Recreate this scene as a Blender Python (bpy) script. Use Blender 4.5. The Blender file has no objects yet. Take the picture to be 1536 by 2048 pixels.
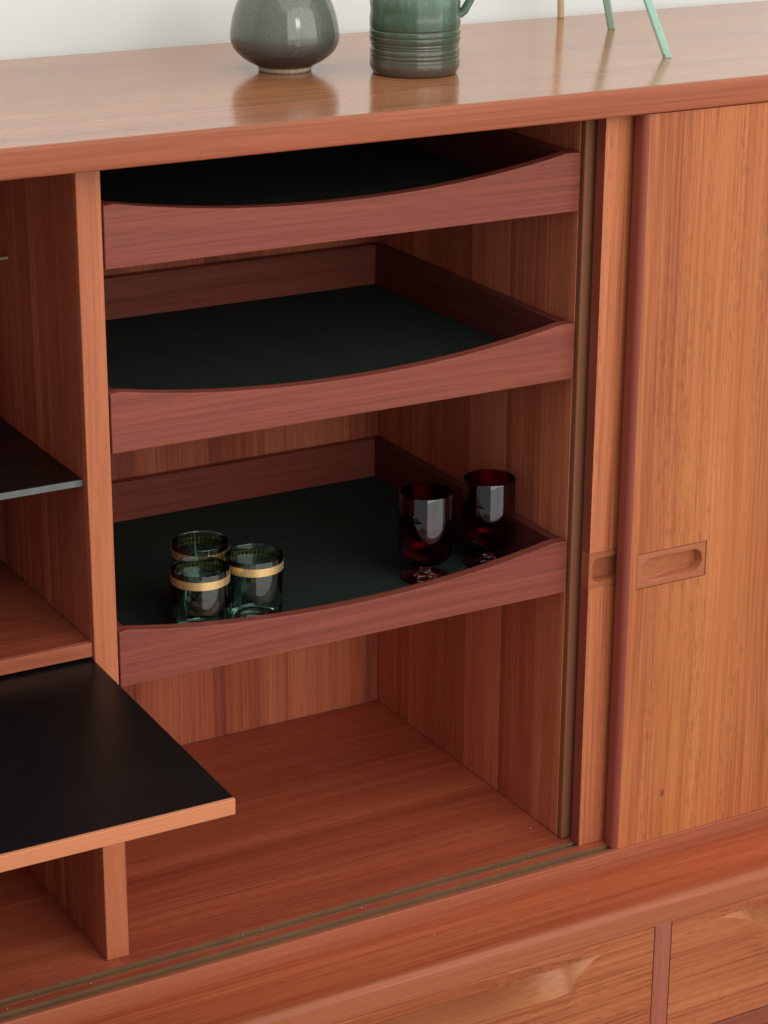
import bpy, bmesh, math, random
from mathutils import Vector, Matrix
random.seed(7)
scn = bpy.context.scene
# ------------------------------------------------------------------ camera
cam_d = bpy.data.cameras.new('camera'); cam = bpy.data.objects.new('camera', cam_d)
scn.collection.objects.link(cam); scn.camera = cam
cam.location = (-0.68604, -1.71808, 1.10804)
cam.rotation_euler = (1.219821, -0.0052, -0.512591)
cam_d.sensor_fit = 'VERTICAL'; cam_d.sensor_height = 24.0; cam_d.lens = 4614.956 / 2048 * 24.0
cam_d.clip_start = 0.02; cam_d.clip_end = 100
# ------------------------------------------------------------------ light
world = bpy.data.worlds.new('World'); scn.world = world; world.use_nodes = True
bgn = world.node_tree.nodes['Background']
bgn.inputs[0].default_value = (0.985, 1.0, 0.985, 1); bgn.inputs[1].default_value = 0.52

def window_light(name, x, z, sx, sz, y, radiance, color=(1.0, 0.985, 0.955)):
    l = bpy.data.lights.new(name, 'AREA'); l.shape = 'RECTANGLE'; l.size = sx; l.size_y = sz
    l.energy = radiance * math.pi * sx * sz; l.color = color
    o = bpy.data.objects.new(name, l); scn.collection.objects.link(o)
    o.location = (x, y, z); o.rotation_euler = (math.radians(90), 0, 0)   # shines toward +Y
    return o
# a row of tall room windows behind and to the right of the camera, 
for wx, ww in ((-0.03, 1.32), (1.72, 2.10)):
    window_light('window_light', wx, 1.71, ww, 1.70, -2.35, 3.15)      # upper panes
    window_light('window_light', wx, 0.13, ww, 1.44, -2.35, 1.45)     # low door panes
# a smaller, brighter upper window further back
for wx in (0.30, 0.72):
    window_light('window_light', wx, 2.35, 0.34, 0.80, -4.5, 13.0)
# added overhead fill lamp, stands in for daylight off the unseen ceiling
cl = window_light('ceiling_fill_light', 0.6, 2.5, 3.4, 2.4, -1.0, 1.45, (0.98, 1.0, 0.97)); cl.rotation_euler = (0, 0, 0)
vs = scn.view_settings
vs.view_transform = 'Standard'; vs.look = 'None'; vs.exposure = -0.25; vs.gamma = 1.0
vs.use_curve_mapping = False
scn.render.engine = 'CYCLES'
cy = scn.cycles
cy.use_denoising = True; cy.use_adaptive_sampling = True; cy.adaptive_threshold = 0.02; cy.max_bounces = 12; cy.transmission_bounces = 12; cy.glossy_bounces = 6; cy.diffuse_bounces = 4
cy.sample_clamp_indirect = 6.0; cy.caustics_reflective = False; cy.caustics_refractive = False

# ------------------------------------------------------------------ node helpers
class NT:
    def __init__(s, name):
        s.m = bpy.data.materials.new(name); s.m.use_nodes = True
        s.t = s.m.node_tree; s.b = s.t.nodes['Principled BSDF']
    def n(s, typ, **kw):
        nd = s.t.nodes.new(typ)
        for k, v in kw.items(): setattr(nd, k, v)
        return nd
    def link(s, a, b): s.t.links.new(a, b)
    def put(s, sock, v):
        if hasattr(v, 'is_linked') or isinstance(v, bpy.types.NodeSocket): s.link(v, sock)
        else: sock.default_value = v
    def math(s, op, a, b=None, c=None, clamp=False):
        nd = s.n('ShaderNodeMath', operation=op, use_clamp=clamp)
        s.put(nd.inputs[0], a)
        if b is not None: s.put(nd.inputs[1], b)
        if c is not None: s.put(nd.inputs[2], c)
        return nd.outputs[0]
    def noise(s, vec, scale=1.0, detail=2.0, rough=0.5, dist=0.0):
        nd = s.n('ShaderNodeTexNoise'); s.link(vec, nd.inputs['Vector'])
        nd.inputs['Scale'].default_value = scale; nd.inputs['Detail'].default_value = detail
        nd.inputs['Roughness'].default_value = rough; nd.inputs['Distortion'].default_value = dist
        return nd.outputs[0]
    def xyz(s, x, y, z):
        nd = s.n('ShaderNodeCombineXYZ'); s.put(nd.inputs[0], x); s.put(nd.inputs[1], y); s.put(nd.inputs[2], z)
        return nd.outputs[0]
    def ramp(s, fac, stops):
        nd = s.n('ShaderNodeValToRGB'); s.link(fac, nd.inputs[0]); el = nd.color_ramp.elements
        while len(el) < len(stops): el.new(0.5)
        for e, (p, c) in zip(el, stops): e.position = p; e.color = (*c, 1) if len(c) == 3 else c
        return nd.outputs[0]
    def maprange(s, v, a, b, c, d):
        nd = s.n('ShaderNodeMapRange'); s.put(nd.inputs[0], v)
        for i, q in enumerate((a, b, c, d)): nd.inputs[i + 1].default_value = q
        return nd.outputs[0]
    def mix(s, fac, a, b, typ='MIX'):
        nd = s.n('ShaderNodeMix', data_type='RGBA', blend_type=typ); s.put(nd.inputs[0], fac)
        s.put(nd.inputs[6], a if not isinstance(a, tuple) else (*a, 1)); s.put(nd.inputs[7], b if not isinstance(b, tuple) else (*b, 1))
        return nd.outputs[2]

def wood(name, dark, mid, light, axis='x', rough=0.38, lines=1.0, strips=0.0, strip_w=0.03, pores=1.0, fleck=0.0, coat=0.0, spec=0.25, tone=0.10, contrast=1.0, bump=0.10, knot=None):
    """teak-like veneer: grain along `axis` in object space, shifted for each object"""
    t = NT(name)
    co = t.n('ShaderNodeTexCoord').outputs['Object']
    rnd = t.n('ShaderNodeObjectInfo').outputs['Random']
    sep = t.n('ShaderNodeSeparateXYZ'); t.link(co, sep.inputs[0])
    X, Y, Z = sep.outputs
    L, A, B = {'x': (X, Y, Z), 'y': (Y, X, Z), 'z': (Z, X, Y)}[axis]
    off = t.math('MULTIPLY', rnd, 37.0)
    A = t.math('ADD', A, off); B = t.math('ADD', B, t.math('MULTIPLY', rnd, 11.3)); L = t.math('ADD', L, t.math('MULTIPLY', rnd, 5.7))
    def v(l, a): return t.xyz(t.math('MULTIPLY', L, l), t.math('MULTIPLY', A, a), t.math('MULTIPLY', B, a))
    warp = t.noise(v(1.7, 5.0), 1, 1)
    wa = t.math('MULTIPLY_ADD', warp, 0.018, A); wb = t.math('MULTIPLY_ADD', warp, 0.018, B)
    def vw(l, a): return t.xyz(t.math('MULTIPLY', L, l), t.math('MULTIPLY', wa, a), t.math('MULTIPLY', wb, a))
    broad = t.noise(vw(0.7, 13.0), 1, 2, 0.55)
    mids = t.noise(vw(0.9, 95.0), 1, 2, 0.6)
    fine = t.noise(vw(4.5, 430.0), 1, 1, 0.6)
    fac = t.math('MULTIPLY', t.math('SUBTRACT', broad, 0.5), 0.70 * contrast)
    fac = t.math('ADD', fac, t.math('MULTIPLY', t.math('SUBTRACT', mids, 0.5), 0.62 * lines * contrast))
    fac = t.math('ADD', fac, t.math('MULTIPLY', t.math('SUBTRACT', fine, 0.5), 0.95 * lines * contrast))
    if strips:
        vo = t.n('ShaderNodeTexVoronoi', voronoi_dimensions='1D', feature='F1')
        s1 = t.math('ADD', t.math('ADD', A, B), t.math('MULTIPLY', t.noise(v(1.0, 3.0), 1, 1), 0.008))
        t.link(t.math('MULTIPLY', s1, 1.0 / strip_w), vo.inputs['W'])
        vo.inputs['Scale'].default_value = 1.0
        sc = t.n('ShaderNodeSeparateColor'); t.link(vo.outputs['Color'], sc.inputs[0])
        fac = t.math('ADD', fac, t.math('MULTIPLY', t.math('SUBTRACT', sc.outputs[0], 0.5), strips))
    fac = t.math('ADD', t.math('ADD', fac, 0.5), t.math('MULTIPLY', t.math('SUBTRACT', rnd, 0.5), tone))
    col = t.ramp(fac, [(0.12, dark), (0.5, mid), (0.86, light)])
    hue = t.maprange(t.noise(vw(0.6, 19.0), 1, 1), 0.40, 0.62, 0.0, 0.8)
    col = t.mix(hue, col, t.mix(1.0, col, (0.93, 0.84, 0.93), 'MULTIPLY'))
    # dark pore dashes
    po = t.noise(v(70.0, 820.0), 1, 0)
    pm = t.maprange(po, 0.58, 0.70, 0.0, 1.0)
    gate = t.maprange(t.noise(vw(2.0, 40.0), 1, 1), 0.40, 0.62, 0.2, 1.0)
    pm = t.math('MULTIPLY', t.math('MULTIPLY', pm, gate), 0.33 * pores)
    col = t.mix(pm, col, tuple(0.45 * c for c in dark))
    if fleck:
        fl = t.noise(v(120.0, 22.0), 1, 2)
        col = t.mix(t.maprange(fl, 0.5, 0.75, 0.0, fleck), col, tuple(min(1, c * 1.25) for c in light))
    if knot:
        dx = t.math('MULTIPLY', t.math('SUBTRACT', X, knot[0]), 1.5); dz = t.math('SUBTRACT', Z, knot[1])
        dist = t.math('SQRT', t.math('ADD', t.math('MULTIPLY', dx, dx), t.math('MULTIPLY', dz, dz)))
        dist = t.math('ADD', dist, t.math('MULTIPLY', t.math('SUBTRACT', t.noise(co, 420, 3), 0.5), 0.012))
        col = t.mix(t.maprange(dist, 0.002, 0.0055, 0.75, 0.0), col, (0.13, 0.03, 0.028))
    t.link(col, t.b.inputs['Base Color'])
    rr = t.math('ADD', t.math('MULTIPLY', t.math('SUBTRACT', mids, 0.5), 0.12), t.math('ADD', rough, t.math('MULTIPLY', pm, 0.15)))
    t.link(rr, t.b.inputs['Roughness'])
    t.b.inputs['Specular IOR Level'].default_value = spec
    t.b.inputs['Coat Weight'].default_value = coat; t.b.inputs['Coat Roughness'].default_value = 0.16
    bp = t.n('ShaderNodeBump'); bp.inputs['Strength'].default_value = bump; bp.inputs['Distance'].default_value = 0.0006
    t.link(t.math('SUBTRACT', fine, pm), bp.inputs['Height']); t.link(bp.outputs[0], t.b.inputs['Normal'])
    return t.m

TD, TM, TL = (0.31, 0.082, 0.032), (0.47, 0.145, 0.055), (0.60, 0.215, 0.085)
M = {}
M['door'] = wood('teak_veneer_vertical', (0.265, 0.069, 0.022), (0.450, 0.144, 0.047), (0.565, 0.209, 0.071), 'z', 0.40, lines=0.78, pores=1.3, knot=(-0.1922, 0.0503))
M['stile'] = wood('teak_solid_vertical', (0.296, 0.080, 0.027), (0.486, 0.154, 0.063), (0.572, 0.202, 0.084), 'z', 0.42, lines=0.7, contrast=0.8, pores=0.35)
M['top'] = wood('teak_veneer_top', (0.244, 0.084, 0.034), (0.376, 0.144, 0.060), (0.470, 0.198, 0.087), 'x', 0.15, lines=1.1, spec=0.75, bump=0.03)
M['edge'] = wood('teak_solid_edge', (0.243, 0.062, 0.027), (0.348, 0.098, 0.044), (0.415, 0.130, 0.060), 'x', 0.40, lines=0.8, contrast=0.85, pores=0.35)
M['pull'] = wood('teak_solid_pull', (0.286, 0.086, 0.037), (0.390, 0.128, 0.054), (0.462, 0.170, 0.074), 'x', 0.36, lines=0.8, contrast=0.9, pores=0.35)
M['pale'] = wood('pale_teak_edge_band', (0.513, 0.182, 0.075), (0.616, 0.238, 0.102), (0.668, 0.285, 0.136), 'x', 0.42, lines=0.5, contrast=0.7, pores=0.35)
M['drawer'] = wood('teak_veneer_drawer', (0.230, 0.059, 0.022), (0.406, 0.120, 0.046), (0.491, 0.162, 0.065), 'x', 0.40, lines=1.15, fleck=0.06)
M['post'] = wood('teak_solid_post', (0.22, 0.060, 0.036), (0.33, 0.100, 0.060), (0.40, 0.135, 0.080), 'z', 0.40, lines=0.8, pores=0.5)
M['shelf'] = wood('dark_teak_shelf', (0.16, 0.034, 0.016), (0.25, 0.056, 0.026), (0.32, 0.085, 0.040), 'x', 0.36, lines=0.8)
M['inner_door'] = wood('teak_veneer_inner_door', (0.26, 0.062, 0.026), (0.47, 0.142, 0.058), (0.58, 0.205, 0.085), 'z', 0.40, lines=1.0, pores=1.0)
M['scoop'] = wood('light_scoop_teak', (0.339, 0.116, 0.045), (0.440, 0.164, 0.066), (0.508, 0.209, 0.091), 'x', 0.34, lines=0.9, pores=0.5)  # lighter teak for the scoop faces of the drawer pulls
M['sill'] = wood('teak_veneer_sill', (0.282, 0.060, 0.023), (0.412, 0.098, 0.038), (0.513, 0.140, 0.055), 'x', 0.34, lines=1.0)
M['inside_v'] = wood('teak_veneer_inside_wall', (0.235, 0.053, 0.031), (0.458, 0.120, 0.059), (0.669, 0.215, 0.101), 'z', 0.45, lines=0.6, pores=0.6, strips=0.36, strip_w=0.034, tone=0.16)
M['inside_f'] = wood('teak_veneer_inside_floor', (0.248, 0.049, 0.023), (0.401, 0.090, 0.041), (0.518, 0.136, 0.062), 'x', 0.33, lines=0.8, strips=0.10, strip_w=0.05, tone=0.10)
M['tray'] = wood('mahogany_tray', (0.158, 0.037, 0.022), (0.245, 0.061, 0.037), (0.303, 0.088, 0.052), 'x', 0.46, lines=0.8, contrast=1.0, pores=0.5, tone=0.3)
M['tray_side_shaded'] = wood('mahogany_tray_side_shaded', (0.088, 0.019, 0.015), (0.136, 0.030, 0.023), (0.184, 0.048, 0.036), 'y', 0.5, lines=0.8, contrast=0.8, pores=0.35)  # tray wood darkened: shade on the sides is put into the colour
M['door_edge_shaded'] = wood('teak_door_lipping_shaded', (0.200, 0.046, 0.031), (0.288, 0.070, 0.045), (0.352, 0.095, 0.061), 'z', 0.34, lines=0.4, contrast=0.6, pores=0.35)  # left-facing door faces, with their shade put into the darker colour
M['part_edge_shaded'] = wood('shaded_partition_edge', (0.153, 0.058, 0.029), (0.238, 0.092, 0.048), (0.297, 0.122, 0.065), 'z', 0.38, lines=0.4, contrast=0.6, pores=0.35)  # brown tone puts the door's shadow into the partition edge colour

def plain(name, col, rough=0.5, metal=0.0, spec=0.5, var=0.15, scale=60, bump=0.0, coat=0.0, smudge=0.0):
    t = NT(name)
    co = t.n('ShaderNodeTexCoord').outputs['Object']
    nz = t.noise(co, scale, 4, 0.6)
    f = t.maprange(nz, 0.3, 0.7, 1 - var, 1 + var)
    t.link(t.mix(1.0, col, t.xyz(f, f, f), 'MULTIPLY'), t.b.inputs['Base Color'])
    t.b.inputs['Roughness'].default_value = rough; t.b.inputs['Metallic'].default_value = metal
    t.b.inputs['Specular IOR Level'].default_value = spec; t.b.inputs['Coat Weight'].default_value = coat
    if smudge:
        sm = t.math('MULTIPLY', t.noise(co, 11, 4, 0.65, 0.6), t.noise(co, 3.5, 2))
        t.link(t.maprange(sm, 0.12, 0.42, rough - smudge, rough + smudge), t.b.inputs['Roughness'])
    if bump:
        bp = t.n('ShaderNodeBump'); bp.inputs['Strength'].default_value = bump; bp.inputs['Distance'].default_value = 0.0005
        t.link(nz, bp.inputs['Height']); t.link(bp.outputs[0], t.b.inputs['Normal'])
    return t.m
M['felt'] = plain('dark_green_felt', (0.0190, 0.0285, 0.0220), 0.95, spec=0.16, var=0.22, scale=260, bump=0.4)
M['black'] = plain('black_laminate', (0.0055, 0.0050, 0.0050), 0.33, spec=0.22, var=0.15, scale=30, smudge=0.07)
M['alu'] = plain('grey_shelf_edge', (0.12, 0.128, 0.125), 0.45, metal=0.2, var=0.15, scale=120)
M['track'] = plain('brown_track_plastic', (0.20, 0.105, 0.056), 0.36, spec=0.22, var=0.10, scale=25)
M['brass'] = plain('dull_brass_pin', (0.45, 0.36, 0.25), 0.35, metal=0.8, var=0.2, scale=200)
M['wall'] = plain('white_plaster', (0.79, 0.838, 0.812), 0.9, spec=0.2, var=0.015, scale=9, bump=0.05)
M['floor'] = plain('grey_floor', (0.30, 0.24, 0.18), 0.5, var=0.1, scale=8)
M['tan'] = plain('tan_bare_wood', (0.50, 0.36, 0.21), 0.5, var=0.1, scale=90)
M['steel'] = plain('dark_steel_runner', (0.10, 0.105, 0.10), 0.4, metal=0.7, var=0.2)
M['lint'] = plain('pale_lint', (0.75, 0.70, 0.62), 0.8, var=0.1)

def glass(name, col, rough=0.0, ior=1.5):
    t = NT(name); b = t.b
    b.inputs['Base Color'].default_value = (*col, 1); b.inputs['Transmission Weight'].default_value = 1
    b.inputs['Roughness'].default_value = rough; b.inputs['IOR'].default_value = ior
    return t.m
M['green_glass'] = glass('green_glass', (0.64, 0.86, 0.76), ior=1.6)
M['red_glass'] = glass('ruby_glass', (0.48, 0.020, 0.060), ior=1.68)
M['clear_glass'] = glass('clear_glass', (0.96, 0.97, 0.96))

def gold_band():
    t = NT('gilt_key_pattern')
    co = t.n('ShaderNodeTexCoord').outputs['Object']
    sp = t.n('ShaderNodeSeparateXYZ'); t.link(co, sp.inputs[0])
    ang = t.math('ARCTAN2', sp.outputs[1], sp.outputs[0])
    u = t.math('FRACT', t.math('MULTIPLY', ang, 44 / (2 * math.pi)))
    w = t.math('FRACT', t.math('MULTIPLY', sp.outputs[2], 1 / 0.0042))
    bars = t.math('LESS_THAN', u, 0.36)
    cross = t.math('LESS_THAN', w, 0.20)
    k = t.math('MAXIMUM', bars, t.math('MULTIPLY', cross, t.math('GREATER_THAN', u, 0.15)))
    col = t.mix(t.math('MULTIPLY', k, 0.25), (1.0, 0.70, 0.32), (0.52, 0.25, 0.09))
    t.link(col, t.b.inputs['Base Color']); t.b.inputs['Metallic'].default_value = 0.8
    t.link(t.math('MULTIPLY_ADD', k, 0.15, 0.24), t.b.inputs['Roughness'])
    return t.m
M['gold'] = gold_band()

def vase_glaze():
    t = NT('grey_green_speckled_glaze')
    co = t.n('ShaderNodeTexCoord').outputs['Object']
    sp = t.n('ShaderNodeSeparateXYZ'); t.link(co, sp.inputs[0])
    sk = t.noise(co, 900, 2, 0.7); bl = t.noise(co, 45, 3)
    # reflections painted in: bright room on the upper body, dark cabinet top below
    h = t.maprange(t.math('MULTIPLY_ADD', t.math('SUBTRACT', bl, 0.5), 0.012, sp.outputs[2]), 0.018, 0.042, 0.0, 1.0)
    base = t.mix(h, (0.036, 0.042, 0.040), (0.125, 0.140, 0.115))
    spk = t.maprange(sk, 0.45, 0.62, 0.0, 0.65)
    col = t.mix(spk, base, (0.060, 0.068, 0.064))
    lt = t.maprange(t.noise(co, 1300, 1), 0.62, 0.70, 0.0, 0.5)
    col = t.mix(lt, col, (0.27, 0.28, 0.23))
    t.link(col, t.b.inputs['Base Color']); t.b.inputs['Roughness'].default_value = 0.10
    t.b.inputs['Specular IOR Level'].default_value = 0.65
    return t.m
M['vase'] = vase_glaze()
M['clay'] = plain('bare_cream_clay', (0.46, 0.37, 0.26), 0.85, spec=0.2, var=0.25, scale=220)

def mug_glaze():
    t = NT('green_brown_running_glaze')
    co = t.n('ShaderNodeTexCoord').outputs['Object']
    sp = t.n('ShaderNodeSeparateXYZ'); t.link(co, sp.inputs[0])
    X, Y, Z = sp.outputs
    run = t.noise(t.xyz(t.math('MULTIPLY', X, 70), t.math('MULTIPLY', Y, 70), t.math('MULTIPLY', Z, 16)), 1, 4, 0.6)
    blot = t.noise(co, 55, 4, 0.65); sp2 = t.noise(co, 520, 2, 0.6)
    hz = t.math('ADD', Z, t.math('MULTIPLY', t.math('SUBTRACT', run, 0.5), 0.05))
    f = t.maprange(hz, 0.006, 0.075, 0.0, 1.0)
    col = t.ramp(f, [(0.0, (0.085, 0.068, 0.050)), (0.26, (0.070, 0.074, 0.046)), (0.50, (0.042, 0.072, 0.042)), (0.74, (0.060, 0.118, 0.078)), (1.0, (0.145, 0.235, 0.18))])
    col = t.mix(t.maprange(blot, 0.45, 0.7, 0.0, 0.55), col, (0.055, 0.095, 0.058))
    col = t.mix(t.maprange(sp2, 0.58, 0.72, 0.0, 0.6), col, (0.055, 0.042, 0.03))
    t.link(col, t.b.inputs['Base Color']); t.b.inputs['Roughness'].default_value = 0.16
    t.b.inputs['Specular IOR Level'].default_value = 0.6
    bp = t.n('ShaderNodeBump'); bp.inputs['Strength'].default_value = 0.25; bp.inputs['Distance'].default_value = 0.001
    t.link(t.noise(co, 120, 3), bp.inputs['Height']); t.link(bp.outputs[0], t.b.inputs['Normal'])
    return t.m
M['mug'] = mug_glaze()

def mint_paint():
    t = NT('chipped_mint_paint')
    co = t.n('ShaderNodeTexCoord').outputs['Object']
    c1 = t.maprange(t.noise(co, 130, 4, 0.7), 0.64, 0.68, 0.0, 1.0)
    col = t.mix(c1, t.mix(t.noise(co, 25, 3), (0.26, 0.46, 0.36), (0.36, 0.56, 0.45)), (0.06, 0.065, 0.055))
    t.link(col, t.b.inputs['Base Color']); t.b.inputs['Roughness'].default_value = 0.45
    return t.m
M['mint'] = mint_paint()

# ------------------------------------------------------------------ object helpers
WP = {}
def empty(name, loc):
    o = bpy.data.objects.new(name, None); scn.collection.objects.link(o); o.location = loc; o.empty_display_size = 0.03
    WP[o.name] = Vector(loc); return o
def tag(o, label=None, cat=None, group=None, kind=None):
    if label: o['label'] = label
    if cat: o['category'] = cat
    if group: o['group'] = group
    if kind: o['kind'] = kind
    return o
def emit(name, bm, mat, parent=None, origin=None, smooth=False, auto=None):
    """link one mesh object; bm is in world coordinates, origin defaults to the mesh's lowest centre"""
    bmesh.ops.recalc_face_normals(bm, faces=bm.faces)
    cs = [v.co for v in bm.verts]
    lo = Vector((min(c.x for c in cs), min(c.y for c in cs), min(c.z for c in cs)))
    hi = Vector((max(c.x for c in cs), max(c.y for c in cs), max(c.z for c in cs)))
    org = Vector(origin) if origin is not None else Vector(((lo.x + hi.x) / 2, (lo.y + hi.y) / 2, lo.z))
    for v in bm.verts: v.co -= org
    me = bpy.data.meshes.new(name); bm.to_mesh(me); bm.free()
    mats = mat if isinstance(mat, list) else [mat]
    for m in mats: me.materials.append(M[m])
    if smooth:
        for p in me.polygons: p.use_smooth = True
        if auto is not None: me.set_sharp_from_angle(angle=math.radians(auto))
    o = bpy.data.objects.new(name, me); scn.collection.objects.link(o)
    if parent is not None:
        o.parent = parent; o.location = org - WP[parent.name]
    else: o.location = org
    WP[o.name] = org
    return o
def box_bm(x0, x1, y0, y1, z0, z1, bev=0.0, seg=2, bm=None):
    own = bm is None
    if own: bm = bmesh.new()
    v = [bm.verts.new((x, y, z)) for x in (x0, x1) for y in (y0, y1) for z in (z0, z1)]
    for f in ((0, 1, 3, 2), (4, 6, 7, 5), (0, 4, 5, 1), (2, 3, 7, 6), (0, 2, 6, 4), (1, 5, 7, 3)): bm.faces.new([v[i] for i in f])
    if own and bev:
        bmesh.ops.recalc_face_normals(bm, faces=bm.faces)
        bmesh.ops.bevel(bm, geom=list(bm.edges), offset=bev, segments=seg, profile=0.5, affect='EDGES', clamp_overlap=True)
    return bm
def box(name, x0, x1, y0, y1, z0, z1, mat, parent=None, bev=0.0006, seg=2):
    return emit(name, box_bm(x0, x1, y0, y1, z0, z1, bev, seg), mat, parent, smooth=bev > 0.002, auto=40 if bev > 0.002 else None)
def lathe_bm(prof, cx, cy, z0, n=72, close_top=False, closed=False):
    """prof: (r, z) from bottom axis outward; closed = profile loop (hollow vessel)"""
    bm = bmesh.new(); rings = []
    for r, z in prof:
        if r < 1e-6: rings.append([bm.verts.new((cx, cy, z0 + z))])
        else: rings.append([bm.verts.new((cx + r * math.cos(2 * math.pi * k / n), cy + r * math.sin(2 * math.pi * k / n), z0 + z)) for k in range(n)])
    pairs = list(zip(rings, rings[1:]))
    if closed: pairs.append((rings[-1], rings[0]))
    for a, b in pairs:
        for k in range(n):
            q = (k + 1) % n
            if len(a) == 1 and len(b) == 1: continue
            if len(a) == 1: bm.faces.new((a[0], b[k], b[q]))
            elif len(b) == 1: bm.faces.new((a[k], a[q], b[0]))
            else: bm.faces.new((a[k], a[q], b[q], b[k]))
    return bm
def smooth_prof(pts, sub=5):
    """Catmull-Rom through (r, z) points"""
    out = []
    for i in range(len(pts) - 1):
        p0 = pts[max(i - 1, 0)]; p1 = pts[i]; p2 = pts[i + 1]; p3 = pts[min(i + 2, len(pts) - 1)]
        for k in range(sub):
            t = k / sub
            out.append(tuple(0.5 * (2 * p1[j] + (-p0[j] + p2[j]) * t + (2 * p0[j] - 5 * p1[j] + 4 * p2[j] - p3[j]) * t * t + (-p0[j] + 3 * p1[j] - 3 * p2[j] + p3[j]) * t ** 3) for j in (0, 1)))
    out.append(pts[-1]); return [(max(r, 0.0), z) for r, z in out]
def tube_bm(path, rad, n=12, flat=1.0, cap=True):
    bm = bmesh.new(); rings = []
    path = [Vector(p) for p in path]
    for i, p in enumerate(path):
        d = (path[min(i + 1, len(path) - 1)] - path[max(i - 1, 0)]).normalized()
        a = d.cross(Vector((0.3, 1, 0.2))).normalized(); b = d.cross(a).normalized()
        r = rad[i] if isinstance(rad, (list, tuple)) else rad
        rings.append([bm.verts.new(p + r * (math.cos(2 * math.pi * k / n) * a + flat * math.sin(2 * math.pi * k / n) * b)) for k in range(n)])
    for a, b in zip(rings, rings[1:]):
        for k in range(n): bm.faces.new((a[k], a[(k + 1) % n], b[(k + 1) % n], b[k]))
    if cap: bm.faces.new(rings[0]); bm.faces.new(rings[-1])
    return bm

# ------------------------------------------------------------------ setting
FLOOR_Z = -0.62
tag(emit('wall', box_bm(-3.0, 4.0, 0.400, 0.46, FLOOR_Z, 2.4), 'wall'), kind='structure')
tag(emit('floor', box_bm(-3.0, 4.0, -3.6, 0.46, FLOOR_Z - 0.05, FLOOR_Z - 0.002), 'floor'), kind='structure')

# ------------------------------------------------------------------ the cabinet
cab = empty('teak_highboard', (0.26, 0.15, FLOOR_Z))
tag(cab, 'reddish teak highboard with sliding doors, open bays, pull-out trays and drawers', 'cabinet')
H, ZT, XR, YI = 0.7366, 0.7605, 0.4896, 0.376
XL0, XL1 = -0.53, 1.05

# top: veneered panel with a solid front lipping whose edge is softly rounded
def profile_x(name, yz, x0, x1, mat, sm=True):
    bm = bmesh.new()
    a = [bm.verts.new((x0, y, z)) for y, z in yz]; b = [bm.verts.new((x1, y, z)) for y, z in yz]
    n = len(yz)
    for i in range(n): bm.faces.new((a[i], a[(i + 1) % n], b[(i + 1) % n], b[i]))
    bm.faces.new(a); bm.faces.new(b)
    return emit(name, bm, mat, cab, smooth=sm, auto=35)
def arc(cy, cz, r, a0, a1, n=6):
    return [(cy + r * math.cos(math.radians(a0 + (a1 - a0) * k / n)), cz + r * math.sin(math.radians(a0 + (a1 - a0) * k / n))) for k in range(n + 1)]
profile_x('top_panel', [(-0.0465, H), (0.352, H), (0.352, ZT), (-0.0465, ZT)], XL0, XL1, 'top')
profile_x('top_lipping', [(-0.0466, H - 0.0002)] + arc(-0.0500, H + 0.0018, 0.002, 270, 180, 3) + arc(-0.0492, ZT - 0.0028, 0.0028, 180, 90, 6) + [(-0.0466, ZT)], XL0, XL1, 'edge')
box('back_rail', XL0 + 0.02, XL1 - 0.02, 0.3525, 0.390, 0.700, H - 0.0005, 'edge', cab)

# carcass uprights
box('divider', 0.0, 0.02, 0.0061, YI - 0.0005, 0.0, H - 0.0005, 'stile', cab, bev=0.0004)
box('divider_edge', -0.0017, 0.0201, 0.0, 0.0060, 0.0, H - 0.0006, 'stile', cab, bev=0.0008)
box('side_panel', -0.49, -0.47, -0.05, YI + 0.01, 0.0, H - 0.0005, 'stile', cab)
box('side_panel', 1.02, 1.04, -0.05, YI + 0.01, 0.0, H - 0.0005, 'stile', cab)
box('partition', XR + 0.0045, XR + 0.0205, 0.004, YI - 0.0005, 0.0, H - 0.0005, 'stile', cab)
box('partition_edge', XR + 0.0002, XR + 0.0204, -0.0045, 0.0038, 0.0, H - 0.0007, 'part_edge_shaded', cab, bev=0.0016, seg=3)
# veneered lining boards of the right wall of the middle bay
ys = [0.0042, 0.052, 0.118, 0.185, 0.258, 0.318, YI - 0.0008]
for a, b in zip(ys, ys[1:]):
    box('wall_board', XR + 0.0001 + random.uniform(0, 0.0003), XR + 0.0043, a + 0.0002, b - 0.0002, 0.0002, H - 0.0008, 'inside_v', cab, bev=0.0005, seg=1)
# lining boards on the left face of the divider (right wall of the left bay)
ys = [0.0062, 0.045, 0.10, 0.15, 0.215, 0.285, YI - 0.0008]
for a, b in zip(ys, ys[1:]):
    box('wall_board', -0.0016 + random.uniform(0, 0.0002), -0.0002, a + 0.00005, b - 0.00005, 0.0002, H - 0.0008, 'inside_v', cab, bev=0.0002, seg=1)
# back boards
xs = [-0.4695, -0.36, -0.25, -0.13, -0.0018]
for a, b in zip(xs, xs[1:]): box('back_board', a, b - 0.00004, YI, YI + 0.007, 0.0, H - 0.001, 'inside_v', cab, bev=0.0002, seg=1)
xs = [0.0202, 0.095, 0.19, 0.2852, 0.375, XR + 0.0044]
for a, b in zip(xs, xs[1:]): box('back_board', a, b - 0.00004, YI, YI + 0.007, 0.0, H - 0.001, 'inside_v', cab, bev=0.0002, seg=1)
box('back_board', XR + 0.0045, 1.02, YI, YI + 0.007, 0.0, H - 0.001, 'inside_v', cab)
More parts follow.
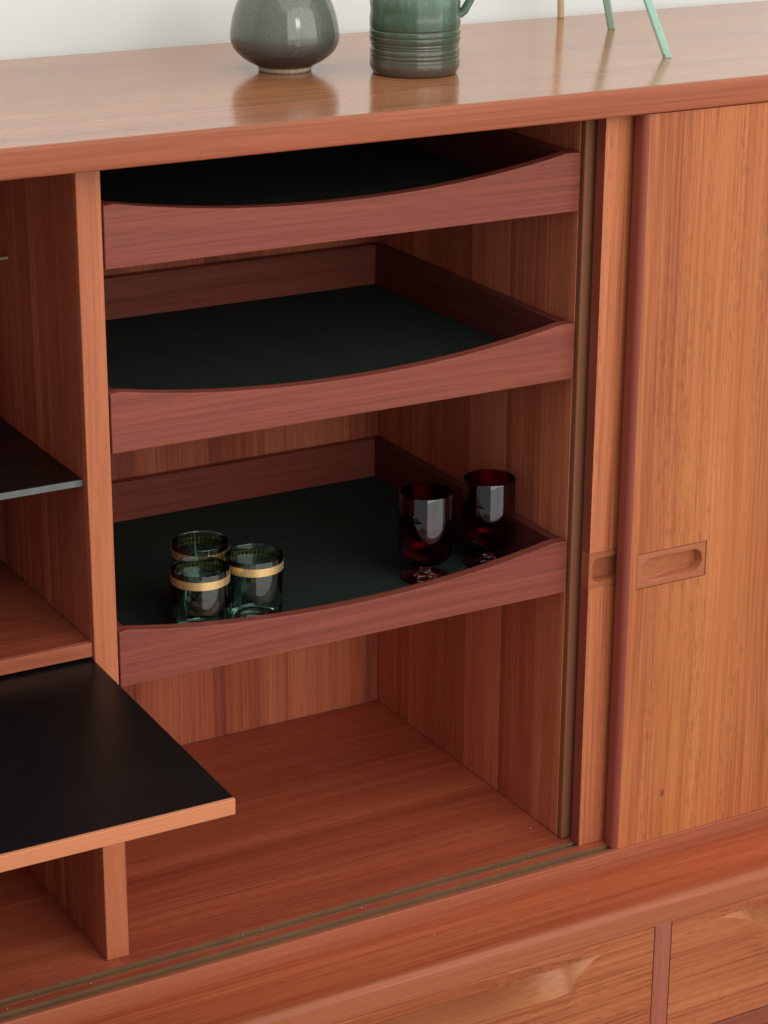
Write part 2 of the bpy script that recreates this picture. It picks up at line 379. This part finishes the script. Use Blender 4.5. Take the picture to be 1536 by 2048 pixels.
# floor boards, sill and sliding door tracks
ysf = [-0.0148, 0.0605, 0.138, 0.222, 0.300, YI - 0.0006]
for (a0, a1) in ((-0.4695, 0.0100), (0.0102, 1.0195)):
    for a, b in zip(ysf, ysf[1:]):
        box('floor_board', a0, a1, a + 0.00004, b - 0.00004, -0.0072, -0.0002 - random.uniform(0, 0.00015), 'inside_f', cab, bev=0.00015, seg=1)
box('bottom_panel', -0.489, 1.039, -0.0468, YI, -0.0198, -0.0074, 'sill', cab)
def channel(y0, y1):
    t, zt, zb = 0.0014, 0.0010, -0.0036
    m = (y0 + y1) / 2
    yz = [(y0, -0.0071), (y1, -0.0071), (y1, zt), (y1 - t, zt), (y1 - t, zb), (m + 0.0008, zb), (m + 0.0008, zb + 0.0012), (m - 0.0008, zb + 0.0012), (m - 0.0008, zb), (y0 + t, zb), (y0 + t, zt - 0.0006), (y0, zt - 0.0006)]
    return profile_x('door_track', yz, -0.4695, 1.0195, 'track', sm=False)
channel(-0.0252, -0.0150); channel(-0.0470, -0.0362)
box('track_strip', -0.4695, 1.0195, -0.0360, -0.0254, -0.0072, 0.0, 'inside_f', cab, bev=0.0003)
profile_x('sill_lipping', [(-0.0472, -0.0199), (-0.0472, 0.0004)] + arc(-0.0510, -0.0006, 0.001, 90, 180, 3) + [(-0.0520, -0.0199)], -0.4895, 1.0395, 'edge')

# ---- sliding doors with inset finger pulls
def door(x0, x1, yf, yb, z0, z1, hx0, hx1, hz0, hz1, rad, mat='door'):
    bm = bmesh.new()
    xs = sorted({x0, hx0, hx1, x1}); zs = [z0, hz0, hz1, z1]
    F = {(x, z): bm.verts.new((x, yf, z)) for x in xs for z in zs}
    G = {(x, z): bm.verts.new((x, yb, z)) for x in xs for z in zs}
    hole = lambda a, b, c, d: a >= hx0 - 1e-9 and b <= hx1 + 1e-9 and c >= hz0 - 1e-9 and d <= hz1 + 1e-9
    for a, b in zip(xs, xs[1:]):
        for c, d in zip(zs, zs[1:]):
            bm.faces.new((G[a, c], G[b, c], G[b, d], G[a, d]))
            if hole(a, b, c, d): continue
            bm.faces.new((F[a, c], F[a, d], F[b, d], F[b, c]))
    for a, b in zip(xs, xs[1:]):
        for z in (z0, z1): bm.faces.new((F[a, z], F[b, z], G[b, z], G[a, z]))
    for c, d in zip(zs, zs[1:]):
        for x in (x0, x1):
            if x == hx0 and hole(hx0, hx1, c, d): continue
            bm.faces.new((F[x, c], F[x, d], G[x, d], G[x, c]))
    # pocket walls
    for (p, q) in (((hx0, hz0), (hx1, hz0)), ((hx1, hz0), (hx1, hz1)), ((hx1, hz1), (hx0, hz1))) + (() if hx0 == x0 else (((hx0, hz1), (hx0, hz0)),)):
        bm.faces.new((F[p], F[q], G[q], G[p]))
    bmesh.ops.recalc_face_normals(bm, faces=bm.faces)
    if rad:
        es = [e for e in bm.edges if all(abs(v.co.x - x0) < 1e-7 and abs(v.co.y - yf) < 1e-7 for v in e.verts)]
        bmesh.ops.bevel(bm, geom=es, offset=rad, segments=6, profile=0.5, affect='EDGES')
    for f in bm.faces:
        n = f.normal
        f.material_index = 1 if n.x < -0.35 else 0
    o = emit('sliding_door', bm, [mat, 'door_edge_shaded'], cab, smooth=True, auto=30)
    return o
def finger_pull(par, x0, x1, z0, z1, yf, depth, inset, rr, flip, base=0.0):
    """flush block with a scooped pocket; flip = deep end at the left"""
    bm = bmesh.new(); nx, nz = int((x1 - x0) / 0.0010), int((z1 - z0) / 0.0010)
    a0, a1, c0, c1 = x0 + inset[0], x1 - inset[1], z0 + inset[2], z1 - inset[3]
    def dep(x, z):
        hx, hz = (a1 - a0) / 2, (c1 - c0) / 2
        qx, qz = abs(x - (a0 + a1) / 2) - hx + rr, abs(z - (c0 + c1) / 2) - hz + rr
        sd = math.hypot(max(qx, 0), max(qz, 0)) + min(max(qx, qz), 0) - rr
        s = min(1, max(0, -sd / 0.0018 + 0.15)); s = s * s * (3 - 2 * s)
        u = min(1, max(0, (x - a0) / (a1 - a0)))
        if flip: u = 1 - u
        w = (z - c0) / (c1 - c0)
        fl = base + (1 - base) * min(1, u * 1.25) ** 0.8
        return depth * s * fl * (1.0 - 0.25 * max(0, min(1, w)))
    g = [[bm.verts.new((x0 + (x1 - x0) * i / nx, yf + dep(x0 + (x1 - x0) * i / nx, z0 + (z1 - z0) * j / nz), z0 + (z1 - z0) * j / nz)) for j in range(nz + 1)] for i in range(nx + 1)]
    for i in range(nx):
        for j in range(nz): bm.faces.new((g[i][j], g[i + 1][j], g[i + 1][j + 1], g[i][j + 1]))
    # skirt
    yb = yf + 0.0125
    rim = [g[i][0] for i in range(nx + 1)] + [g[nx][j] for j in range(1, nz + 1)] + [g[i][nz] for i in range(nx - 1, -1, -1)] + [g[0][j] for j in range(nz - 1, 0, -1)]
    bk = [bm.verts.new((v.co.x, yb, v.co.z)) for v in rim]
    n = len(rim)
    for k in range(n): bm.faces.new((rim[k], rim[(k + 1) % n], bk[(k + 1) % n], bk[k]))
    bm.faces.new(bk)
    o = emit('finger_pull', bm, 'pull', par, smooth=True, auto=50)
    return o
inner = door(0.4965, 1.0, -0.0257, -0.0125, 0.0003, H - 0.001, 0.4965, 0.5795, 0.2775, 0.3140, 0.0, 'inner_door')
finger_pull(inner, 0.4961, 0.5792, 0.2778, 0.3137, -0.0259, 0.0100, (0.0042, 0.012, 0.0058, 0.0068), 0.008, True, base=0.3)
outer = door(0.5222, 1.02, -0.0495, -0.0345, 0.0003, H - 0.001, 0.5350, 0.6175, 0.2775, 0.3140, 0.0075)
finger_pull(outer, 0.5357, 0.6168, 0.2782, 0.3133, -0.0490, 0.0115, (0.0075, 0.0045, 0.0058, 0.0068), 0.0095, False, base=0.12)

# ---- three felt-lined trays with a dipped front
def tray(zb, zt):
    a, b = 0.0215, XR - 0.0015; yf, yb = -0.0004, 0.372
    base = box('tray', a + 0.0102, b - 0.0102, yf + 0.0122, yb - 0.0102, zb + 0.002, zb + 0.009, 'tray', cab)
    bm = bmesh.new(); N = 48; loop = []
    x0, x1 = a + 0.010, b - 0.016; dip = 0.0195
    loop = [(a, zb), (b, zb), (b, zt - 0.0003), (x1 + 0.006, zt)]
    for k in range(N + 1):
        s = 1 - k / N; x = x0 + (x1 - x0) * s; u = 2 * s - 1
        e = 1 - abs(u) ** 2.1
        sm = min(1, min(s, 1 - s) / 0.04); e *= 0.75 + 0.25 * sm
        loop.append((x, zt - dip * e))
    loop += [(a, zt - 0.0006)]
    f = [bm.verts.new((x, yf, z)) for x, z in loop]; g = [bm.verts.new((x, yf + 0.0118, z)) for x, z in loop]
    n = len(loop)
    for i in range(n): bm.faces.new((f[i], f[(i + 1) % n], g[(i + 1) % n], g[i]))
    bm.faces.new(f); bm.faces.new(g)
    bmesh.ops.recalc_face_normals(bm, faces=bm.faces)
    es = [e for e in bm.edges if abs(e.verts[0].co.y - e.verts[1].co.y) < 1e-7]
    bmesh.ops.bevel(bm, geom=es, offset=0.0008, segments=2, profile=0.5, affect='EDGES')
    emit('front_panel', bm, 'tray', base)
    box('side_panel', a, a + 0.010, yf + 0.0120, yb, zb, zt - 0.0012, 'tray_side_shaded', base)
    box('side_panel', b - 0.010, b, yf + 0.0120, yb, zb, zt - 0.0012, 'tray_side_shaded', base)
    box('back_panel', a + 0.0101, b - 0.0101, yb - 0.010, yb, zb, zt - 0.0012, 'tray', base)
    box('felt_lining', a + 0.0104, b - 0.0104, yf + 0.0124, yb - 0.0104, zb + 0.0092, zb + 0.0105, 'felt', base)
    return base
TR = [(0.64271, 0.69687), (0.48321, 0.53693), (0.26754, 0.32075)]
for zb, zt in TR: tray(zb, zt)

# ---- left bay: black shelf, teak shelf, drooping pull-out flap, shelf pins
sh = box('shelf', -0.4685, -0.0022, 0.0105, 0.372, 0.4564, 0.4620, 'black', cab)
tag(sh, 'thin black shelf with a grey front edge')
box('edge_strip', -0.4685, -0.0024, 0.0085, 0.0104, 0.4563, 0.4619, 'alu', sh, bev=0.0004)
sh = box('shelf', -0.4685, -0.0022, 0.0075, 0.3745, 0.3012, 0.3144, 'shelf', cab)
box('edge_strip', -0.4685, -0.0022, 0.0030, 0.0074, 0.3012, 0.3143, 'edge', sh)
def flap():
    bm = box_bm(-0.466, -0.002, -0.2745, 0.058, -0.0132, 0.0, 0.0003, 1)
    mat = Matrix.Translation((0, 0, 0.2985)) @ Matrix.Rotation(math.radians(1.69), 4, 'X')
    bmesh.ops.transform(bm, matrix=mat, verts=bm.verts)
    o = emit('pull_out_shelf', bm, 'black', cab); tag(o, 'black pull-out shelf with a pale wooden front edge')
    bm = box_bm(-0.4658, -0.0019, -0.2785, -0.2746, -0.0133, -0.0001, 0.0005, 2)
    bmesh.ops.transform(bm, matrix=mat, verts=bm.verts)
    emit('edge_strip', bm, 'pale', o)
flap()
box('runner', -0.016, -0.0026, 0.0105, 0.075, 0.2808, 0.2846, 'steel', cab, bev=0.0006)
for z in (0.5922, 0.5651, 0.5384, 0.5115, 0.4837):
    emit('shelf_socket', lathe_bm([(0.0, 0.0), (0.0014, 0.0), (0.0016, 0.0006), (0.0010, 0.0010), (0.0, 0.0006)], 0, 0, 0, 14), 'brass', cab).matrix_local = Matrix.Translation(Vector((-0.0012, 0.1675, z)) - WP[cab.name]) @ Matrix.Rotation(math.radians(-90), 4, 'Y')
pin = tube_bm([(-0.0005, 0.1672, 0.6196), (-0.006, 0.1672, 0.6196), (-0.022, 0.1672, 0.6196)], [0.0026, 0.0024, 0.0024], 14)
emit('shelf_pin', pin, 'brass', cab, smooth=True, auto=40)

# ---- lower chest with drawers
YD = -0.128
def rounded_top():
    yz = [(YI + 0.01, -0.0455), (YI + 0.01, -0.0201), ] + [(YD + 0.0072, -0.0201)] + arc(YD + 0.0072, -0.0273, 0.0072, 90, 180, 7)[1:] + [(YD, -0.0455)]
    return yz
o = profile_x('chest_top', [(YI + 0.01, -0.0455), (YI + 0.01, -0.0201), (YD + 0.0100, -0.0201), (YD + 0.0100, -0.0455)], XL0, XL1, 'sill')
profile_x('chest_lipping', [(YD + 0.0098, -0.0455), (YD + 0.0098, -0.0199)] + arc(YD + 0.0080, -0.0274, 0.0075, 90, 180, 8) + [(YD, -0.0455)], XL0, XL1, 'edge')
box('chest_body', XL0 + 0.01, XL1 - 0.01, -0.0875, YI + 0.009, -0.52, -0.0458, 'stile', cab)
for x in (-0.005, 0.5205):
    box('stile', x, x + 0.0195, YD + 0.0005, -0.0877, -0.519, -0.0458, 'post', cab)
for x in (XL0, XL1 - 0.02):
    box('side_panel', x, x + 0.02, YD + 0.0003, YI + 0.009, -0.52, -0.0458, 'stile', cab)
def interp(pts, x):
    if x <= pts[0][0]: return pts[0][1]
    for (a, b), (c, d) in zip(pts, pts[1:]):
        if x <= c:
            t = (x - a) / (c - a); return b + (d - b) * t
    return pts[-1][1]
S_R = [(0.0, -0.0595), (0.006, -0.0610), (0.013, -0.0640), (0.020, -0.0689), (0.026, -0.0742), (0.031, -0.0794), (0.0355, -0.0850), (0.041, -0.0890), (0.052, -0.0903), (0.117, -0.0896), (0.3, -0.0896)]
S_L = [(0.0, -0.0585), (0.010, -0.0593), (0.024, -0.0625), (0.040, -0.0690), (0.052, -0.0770), (0.062, -0.0850), (0.074, -0.0890), (0.09, -0.0900), (0.3, -0.0896)]
T_R = [(0.0, -0.0590), (0.030, -0.0553), (0.06, -0.0525), (0.12, -0.0500), (0.172, -0.0485), (0.3, -0.0478)]
def drawer(x0, x1, z0, z1, e0, e1, dz=0.0):
    bm = bmesh.new(); D = 0.034; PR = 0.003; yf = YD + 0.0004
    xs = []; x = x0
    while x < x1 - 1e-6: xs.append(x); x += 0.003
    xs.append(x1)
    rows = []
    NS = 9
    for x in xs:
        zt = zb = None
        if e0 < x < e1:
            sl, sr = x - e0, e1 - x
            zt = max(interp(T_R, min(sl, sr)), 0 - 1) + dz
            zb = (interp(S_L, sl) if sl < sr else interp(S_R, sr)) + dz
            k = min(1.0, (zt - zb) / 0.030); e_ = min(1.0, min(sl, sr) / 0.125); kd = k * (0.16 + 0.84 * e_ * e_ * (3 - 2 * e_))
        else:
            zt = zb = (interp(T_R, 0.0)) + dz; k = kd = 0.0
        col = []
        for q in range(0, 9):
            z = z0 + (zb - z0) * q / 8; w = max(0.0, 1 - (zb - z) / 0.045)
            col.append((yf - PR * k * w * w, z))
        zg = zt - 0.004 * k - 0.030 * kd
        for q in range(1, NS + 1):
            u = q / NS
            col.append((yf - PR * k + (D * kd + PR * k) * (u ** 0.95), zb + (zg - zb) * u * (0.6 + 0.4 * u)))
        col.append((yf + D * kd, zt - 0.0012 * k)); col.append((yf + 0.0012 * k, zt)); col.append((yf, zt + 0.0010 * k)); col.append((yf, z1))
        rows.append([bm.verts.new((x, y, z)) for y, z in col])
    for a, b in zip(rows, rows[1:]):
        for i in range(len(a) - 1):
            f = bm.faces.new((a[i], b[i], b[i + 1], a[i + 1]))
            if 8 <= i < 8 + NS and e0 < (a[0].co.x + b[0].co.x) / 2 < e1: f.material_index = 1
    # body behind
    yb = -0.0885
    bk = [[bm.verts.new((r[0].co.x, yb, z0)), bm.verts.new((r[0].co.x, yb, z1))] for r in rows]
    for (a, b), (r, s) in zip(zip(bk, bk[1:]), zip(rows, rows[1:])):
        bm.faces.new((a[0], a[1], b[1], b[0])); bm.faces.new((r[0], a[0], b[0], s[0])); bm.faces.new((r[-1], s[-1], b[1], a[1]))
    bm.faces.new(rows[0] + [bk[0][1], bk[0][0]]); bm.faces.new(rows[-1] + [bk[-1][1], bk[-1][0]])
    bmesh.ops.remove_doubles(bm, verts=bm.verts, dist=1e-6)
    return emit('drawer', bm, ['drawer', 'scoop'], cab, smooth=True, auto=28)
for dz, z0, z1 in ((0.0, -0.1795, -0.0463), (-0.158, -0.337, -0.2043)):
    drawer(-0.509, -0.0060, z0, z1, -0.455, -0.062, dz)
    drawer(0.0155, 0.5192, z0, z1, 0.078, 0.457, dz)
    drawer(0.5408, 1.029, z0, z1, 0.5927, 0.978, dz)
for a, b in ((-0.5095, -0.0055), (0.015, 0.520), (0.5405, 1.0295)):
    box('rail', a, b, YD + 0.0015, -0.0880, -0.2035, -0.1820, 'tray', cab, bev=0.001)
    box('rail', a, b, YD + 0.0015, -0.0880, -0.518, -0.339, 'drawer', cab)
for x in (-0.46, 0.98):
    for y in (-0.07, 0.32):
        emit('leg', lathe_bm([(0.0, 0.0), (0.012, 0.0), (0.0135, 0.004), (0.021, 0.1002), (0.0, 0.1002)], x, y, FLOOR_Z, 24), 'stile', cab, smooth=True, auto=40)

# ------------------------------------------------------------------ ceramics on the top
vx, vy = 0.2798, 0.1796
vase = empty('round_vase', (vx, vy, ZT))
tag(vase, 'squat round vase in glossy grey speckled glaze on the cabinet top', 'vase')
body = smooth_prof([(0.0262, 0.0046), (0.0300, 0.0068), (0.0362, 0.0102), (0.0420, 0.0148), (0.0470, 0.0205), (0.0497, 0.0275), (0.0500, 0.0340), (0.0487, 0.0430), (0.0464, 0.0530), (0.0430, 0.0625), (0.0388, 0.0715), (0.0325, 0.0815), (0.0255, 0.0900), (0.0165, 0.0945), (0.0128, 0.0985), (0.0122, 0.1030), (0.0142, 0.1075)], 4)
inner_p = [(0.0128, 0.1080), (0.0108, 0.1030), (0.0112, 0.0985), (0.0150, 0.0930), (0.0300, 0.0820), (0.0430, 0.0500), (0.0440, 0.0300), (0.0300, 0.0120), (0.0, 0.0100)]
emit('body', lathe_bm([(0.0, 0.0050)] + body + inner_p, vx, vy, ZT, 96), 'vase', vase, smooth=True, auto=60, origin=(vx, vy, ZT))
emit('foot_ring', lathe_bm([(0.0195, 0.0004), (0.0200, 0.0), (0.0232, 0.0), (0.0243, 0.0010), (0.0246, 0.0030), (0.0238, 0.0052), (0.0195, 0.0052)], vx, vy, ZT, 72, closed=True), 'clay', vase, smooth=True, auto=50)

mx, my = 0.3796, 0.1149
mug = empty('stoneware_mug', (mx, my, ZT))
tag(mug, 'straight-sided green and brown glazed stoneware mug beside the round vase', 'mug')
prof = [(0.0, 0.0006), (0.0360, 0.0006), (0.0372, 0.0), (0.0384, 0.0008), (0.0410, 0.0066), (0.0413, 0.0100)]
z = 0.0112
gro = [0.0152, 0.0190, 0.0240, 0.0262, 0.0290, 0.0350, 0.0405]
while z < 0.105:
    r = 0.0412 + 0.00025 * math.sin(z * 420) + 0.0003 * math.sin(z * 173 + 1)
    for g_ in gro: r -= (0.0011 if g_ in (0.0240, 0.0405) else 0.0007) * math.exp(-((z - g_) / 0.00075) ** 2)
    prof.append((r, z)); z += 0.0005 if z < 0.046 else 0.003
prof += [(0.0415, 0.1065), (0.0405, 0.1090), (0.0385, 0.1085), (0.0375, 0.1030), (0.0370, 0.0200), (0.0340, 0.0080), (0.0, 0.0075)]
emit('body', lathe_bm(prof, mx, my, ZT, 96), 'mug', mug, smooth=True, auto=70, origin=(mx, my, ZT))
rd = Vector((0.8713, -0.4905, 0)).normalized(); c0 = Vector((mx, my, ZT))
def hp(r, z): return c0 + rd * r + Vector((0, 0, z))
hpts = [hp(0.0400, 0.0530), hp(0.0445, 0.0560), hp(0.0490, 0.0640), hp(0.0550, 0.0760), hp(0.0590, 0.0870), hp(0.0575, 0.0960), hp(0.0500, 0.1005), hp(0.0400, 0.1000)]
emit('handle', tube_bm(hpts, [0.0042, 0.0036, 0.0034, 0.0034, 0.0035, 0.0036, 0.0038, 0.0042], 12, 1.6), 'mug', mug, smooth=True, auto=50, origin=(mx, my, ZT))

# ---- mint painted stand (its head is above the picture) and the tan rod behind it
feet = [(0.6354, 0.0760, ZT), (0.6934, 0.2532, ZT), (0.930, 0.175, ZT)]
apex = Vector((0.5726, 0.17, 1.0214))
st = empty('tripod_stand', (0.72, 0.17, ZT))
tag(st, 'mint green stand with thin chipped splayed legs at right end of top', 'stand')
for p in feet:
    p = Vector(p); d = (apex - p).normalized()
    bm = bmesh.new()
    a = d.cross(Vector((0.9, -0.5, 0))).normalized() if p.x < 0.9 else d.cross(Vector((0, 1, 0))).normalized(); b = d.cross(a).normalized()
    w, h = 0.0038, 0.0032
    prof8 = [(w, h * .6), (w * .6, h), (-w * .6, h), (-w, h * .6), (-w, -h * .6), (-w * .6, -h), (w * .6, -h), (w, -h * .6)]
    r0 = []
    for s in prof8:
        q = p + a * s[1] + b * s[0]
        q = q + d * ((ZT + 0.0003 - q.z) / d.z)
        r0.append(bm.verts.new(q))
    r1 = [bm.verts.new(apex + a * s[1] + b * s[0]) for s in prof8]
    for k in range(8): bm.faces.new((r0[k], r0[(k + 1) % 8], r1[(k + 1) % 8], r1[k]))
    bm.faces.new(r0); bm.faces.new(r1)
    emit('leg', bm, 'mint', st, smooth=False)
emit('head', lathe_bm([(0.0, 0.0), (0.012, 0.0), (0.014, 0.003), (0.014, 0.018), (0.011, 0.022), (0.0, 0.023)], apex.x, apex.y, apex.z - 0.010, 32), 'mint', st, smooth=True, auto=40)
rod = emit('wooden_rod', tube_bm([(0.6910, 0.3440, ZT + 0.0003), (0.6915, 0.352, 0.90), (0.692, 0.3955, 1.16)], 0.0036, 14), 'tan', smooth=True, auto=50)
tag(rod, 'thin tan wooden rod standing at the back edge against the wall', 'rod')

# ------------------------------------------------------------------ glasses in the lowest tray
ZF = TR[2][0] + 0.0105 + 0.0002
def tumbler(cx, cy, label):
    t = empty('gilt_tumbler', (cx, cy, ZF)); tag(t, label, 'glass', 'green gilt-banded tumblers in the tray')
    R, h = 0.0268, 0.070
    outer_p = [(0.0, 0.0012), (0.0150, 0.0010), (0.0205, 0.0), (0.0228, 0.0004), (0.0243, 0.0022), (0.0250, 0.0060), (0.0258, 0.0300), (R, h - 0.0008)]
    in_p = [(R - 0.0003, h), (R - 0.0011, h), (R - 0.0014, h - 0.0008), (0.0243, 0.0300), (0.0236, 0.0120), (0.0222, 0.0085), (0.0185, 0.0072), (0.0, 0.0080)]
    emit('bowl', lathe_bm(outer_p + in_p, cx, cy, ZF, 80), 'green_glass', t, smooth=True, auto=50, origin=(cx, cy, ZF))
    rr = lambda z: 0.0258 + (R - 0.0258) * (z - 0.03) / (h - 0.0308)
    z0, z1 = h - 0.0128, h - 0.0050
    bp = [(rr(z0) + 0.00012, z0), (rr(z0) + 0.00032, z0 + 0.0001), (rr(z1) + 0.00032, z1 - 0.0001), (rr(z1) + 0.00012, z1)]
    emit('gilt_band', lathe_bm(bp, cx, cy, ZF, 96, closed=True), 'gold', t, smooth=True, auto=50, origin=(cx, cy, ZF))
tumbler(0.1197, 0.0427, 'front left green tumbler with a gilt band')
tumbler(0.1767, 0.0486, 'right-hand green tumbler with a gilt band')
tumbler(0.1476, 0.1023, 'rear green tumbler, half hidden behind the other two')

def goblet(cx, cy, label):
    t = empty('ruby_goblet', (cx, cy, ZF)); tag(t, label, 'goblet', 'ruby goblets in the tray')
    zb, h, R = 0.0135, 0.0885, 0.0258
    o_ = [(0.0, zb)] + [(R * math.sin(math.radians(a)), zb + 0.0150 * (1 - math.cos(math.radians(a)))) for a in (12, 24, 36, 48, 60, 72, 82, 90)]
    o_ = [(r if i < 4 else r, z) for i, (r, z) in enumerate(o_)] + [(R + 0.0001, 0.05), (R, h - 0.0006)]
    i_ = [(R - 0.0004, h), (R - 0.0011, h - 0.0002), (R - 0.0014, 0.05)] + [((R - 0.0014) * math.sin(math.radians(a)), zb + 0.0026 + 0.0128 * (1 - math.cos(math.radians(a)))) for a in (90, 78, 64, 50, 36, 22, 10)] + [(0.0, zb + 0.0026)]
    emit('bowl', lathe_bm(o_ + i_, cx, cy, ZF, 80), 'red_glass', t, smooth=True, auto=60, origin=(cx, cy, ZF))
    s_ = [(0.0, 0.0004), (0.0195, 0.0002), (0.0232, 0.0), (0.0238, 0.0010), (0.0230, 0.0020), (0.0150, 0.0032), (0.0080, 0.0048), (0.0052, 0.0072), (0.0050, 0.0098), (0.0070, 0.0122), (0.0078, 0.0132), (0.0, 0.0134)]
    emit('foot', lathe_bm(smooth_prof(s_, 3), cx, cy, ZF, 64), 'clear_glass', t, smooth=True, auto=60, origin=(cx, cy, ZF))
goblet(0.3738, 0.0751, 'left of the two dark red goblets, nearer the middle of the tray')
goblet(0.4482, 0.0801, 'right of the two dark red goblets, near the right cabinet wall')

# ------------------------------------------------------------------ stray lint and dust in the tracks and on the shelves
bm = bmesh.new()
spots = [(-0.075, -0.0470, 0.0009), (-0.02, -0.0415, -0.0035), (-0.012, -0.0410, -0.0035), (0.062, -0.0300, 0.0), (0.47, -0.0295, 0.0), (0.474, -0.0300, 0.0), (0.462, -0.0310, 0.0),
         (0.43, -0.0280, 0.0), (-0.006, 0.020, 0.0), (0.475, 0.030, 0.0), (0.36, -0.030, 0.0), (0.25, -0.031, 0.0), (0.465, -0.09, -0.0198), (0.30, -0.075, -0.0198), (0.56, -0.085, -0.0198)]
for k in range(26): spots.append((random.uniform(-0.2, 0.5), random.choice((-0.030, -0.031, -0.028, -0.019)), 0.0 if random.random() < 0.7 else 0.0002))
for x, y, z in spots:
    r = random.uniform(0.0003, 0.0008); a = random.uniform(0, 6.28)
    vs_ = [bm.verts.new((x + r * math.cos(a + q * 2.1) * random.uniform(.5, 1.5), y + r * math.sin(a + q * 2.1) * random.uniform(.5, 1.2), z + 0.0001)) for q in range(3)] + [bm.verts.new((x, y, z + r * 0.9))]
    for f in ((0, 1, 2), (0, 1, 3), (1, 2, 3), (0, 2, 3)): bm.faces.new([vs_[i] for i in f])
tag(emit('dust_specks', bm, 'lint'), 'pale dust specks in the door tracks and on the sill', 'dust', kind='stuff')
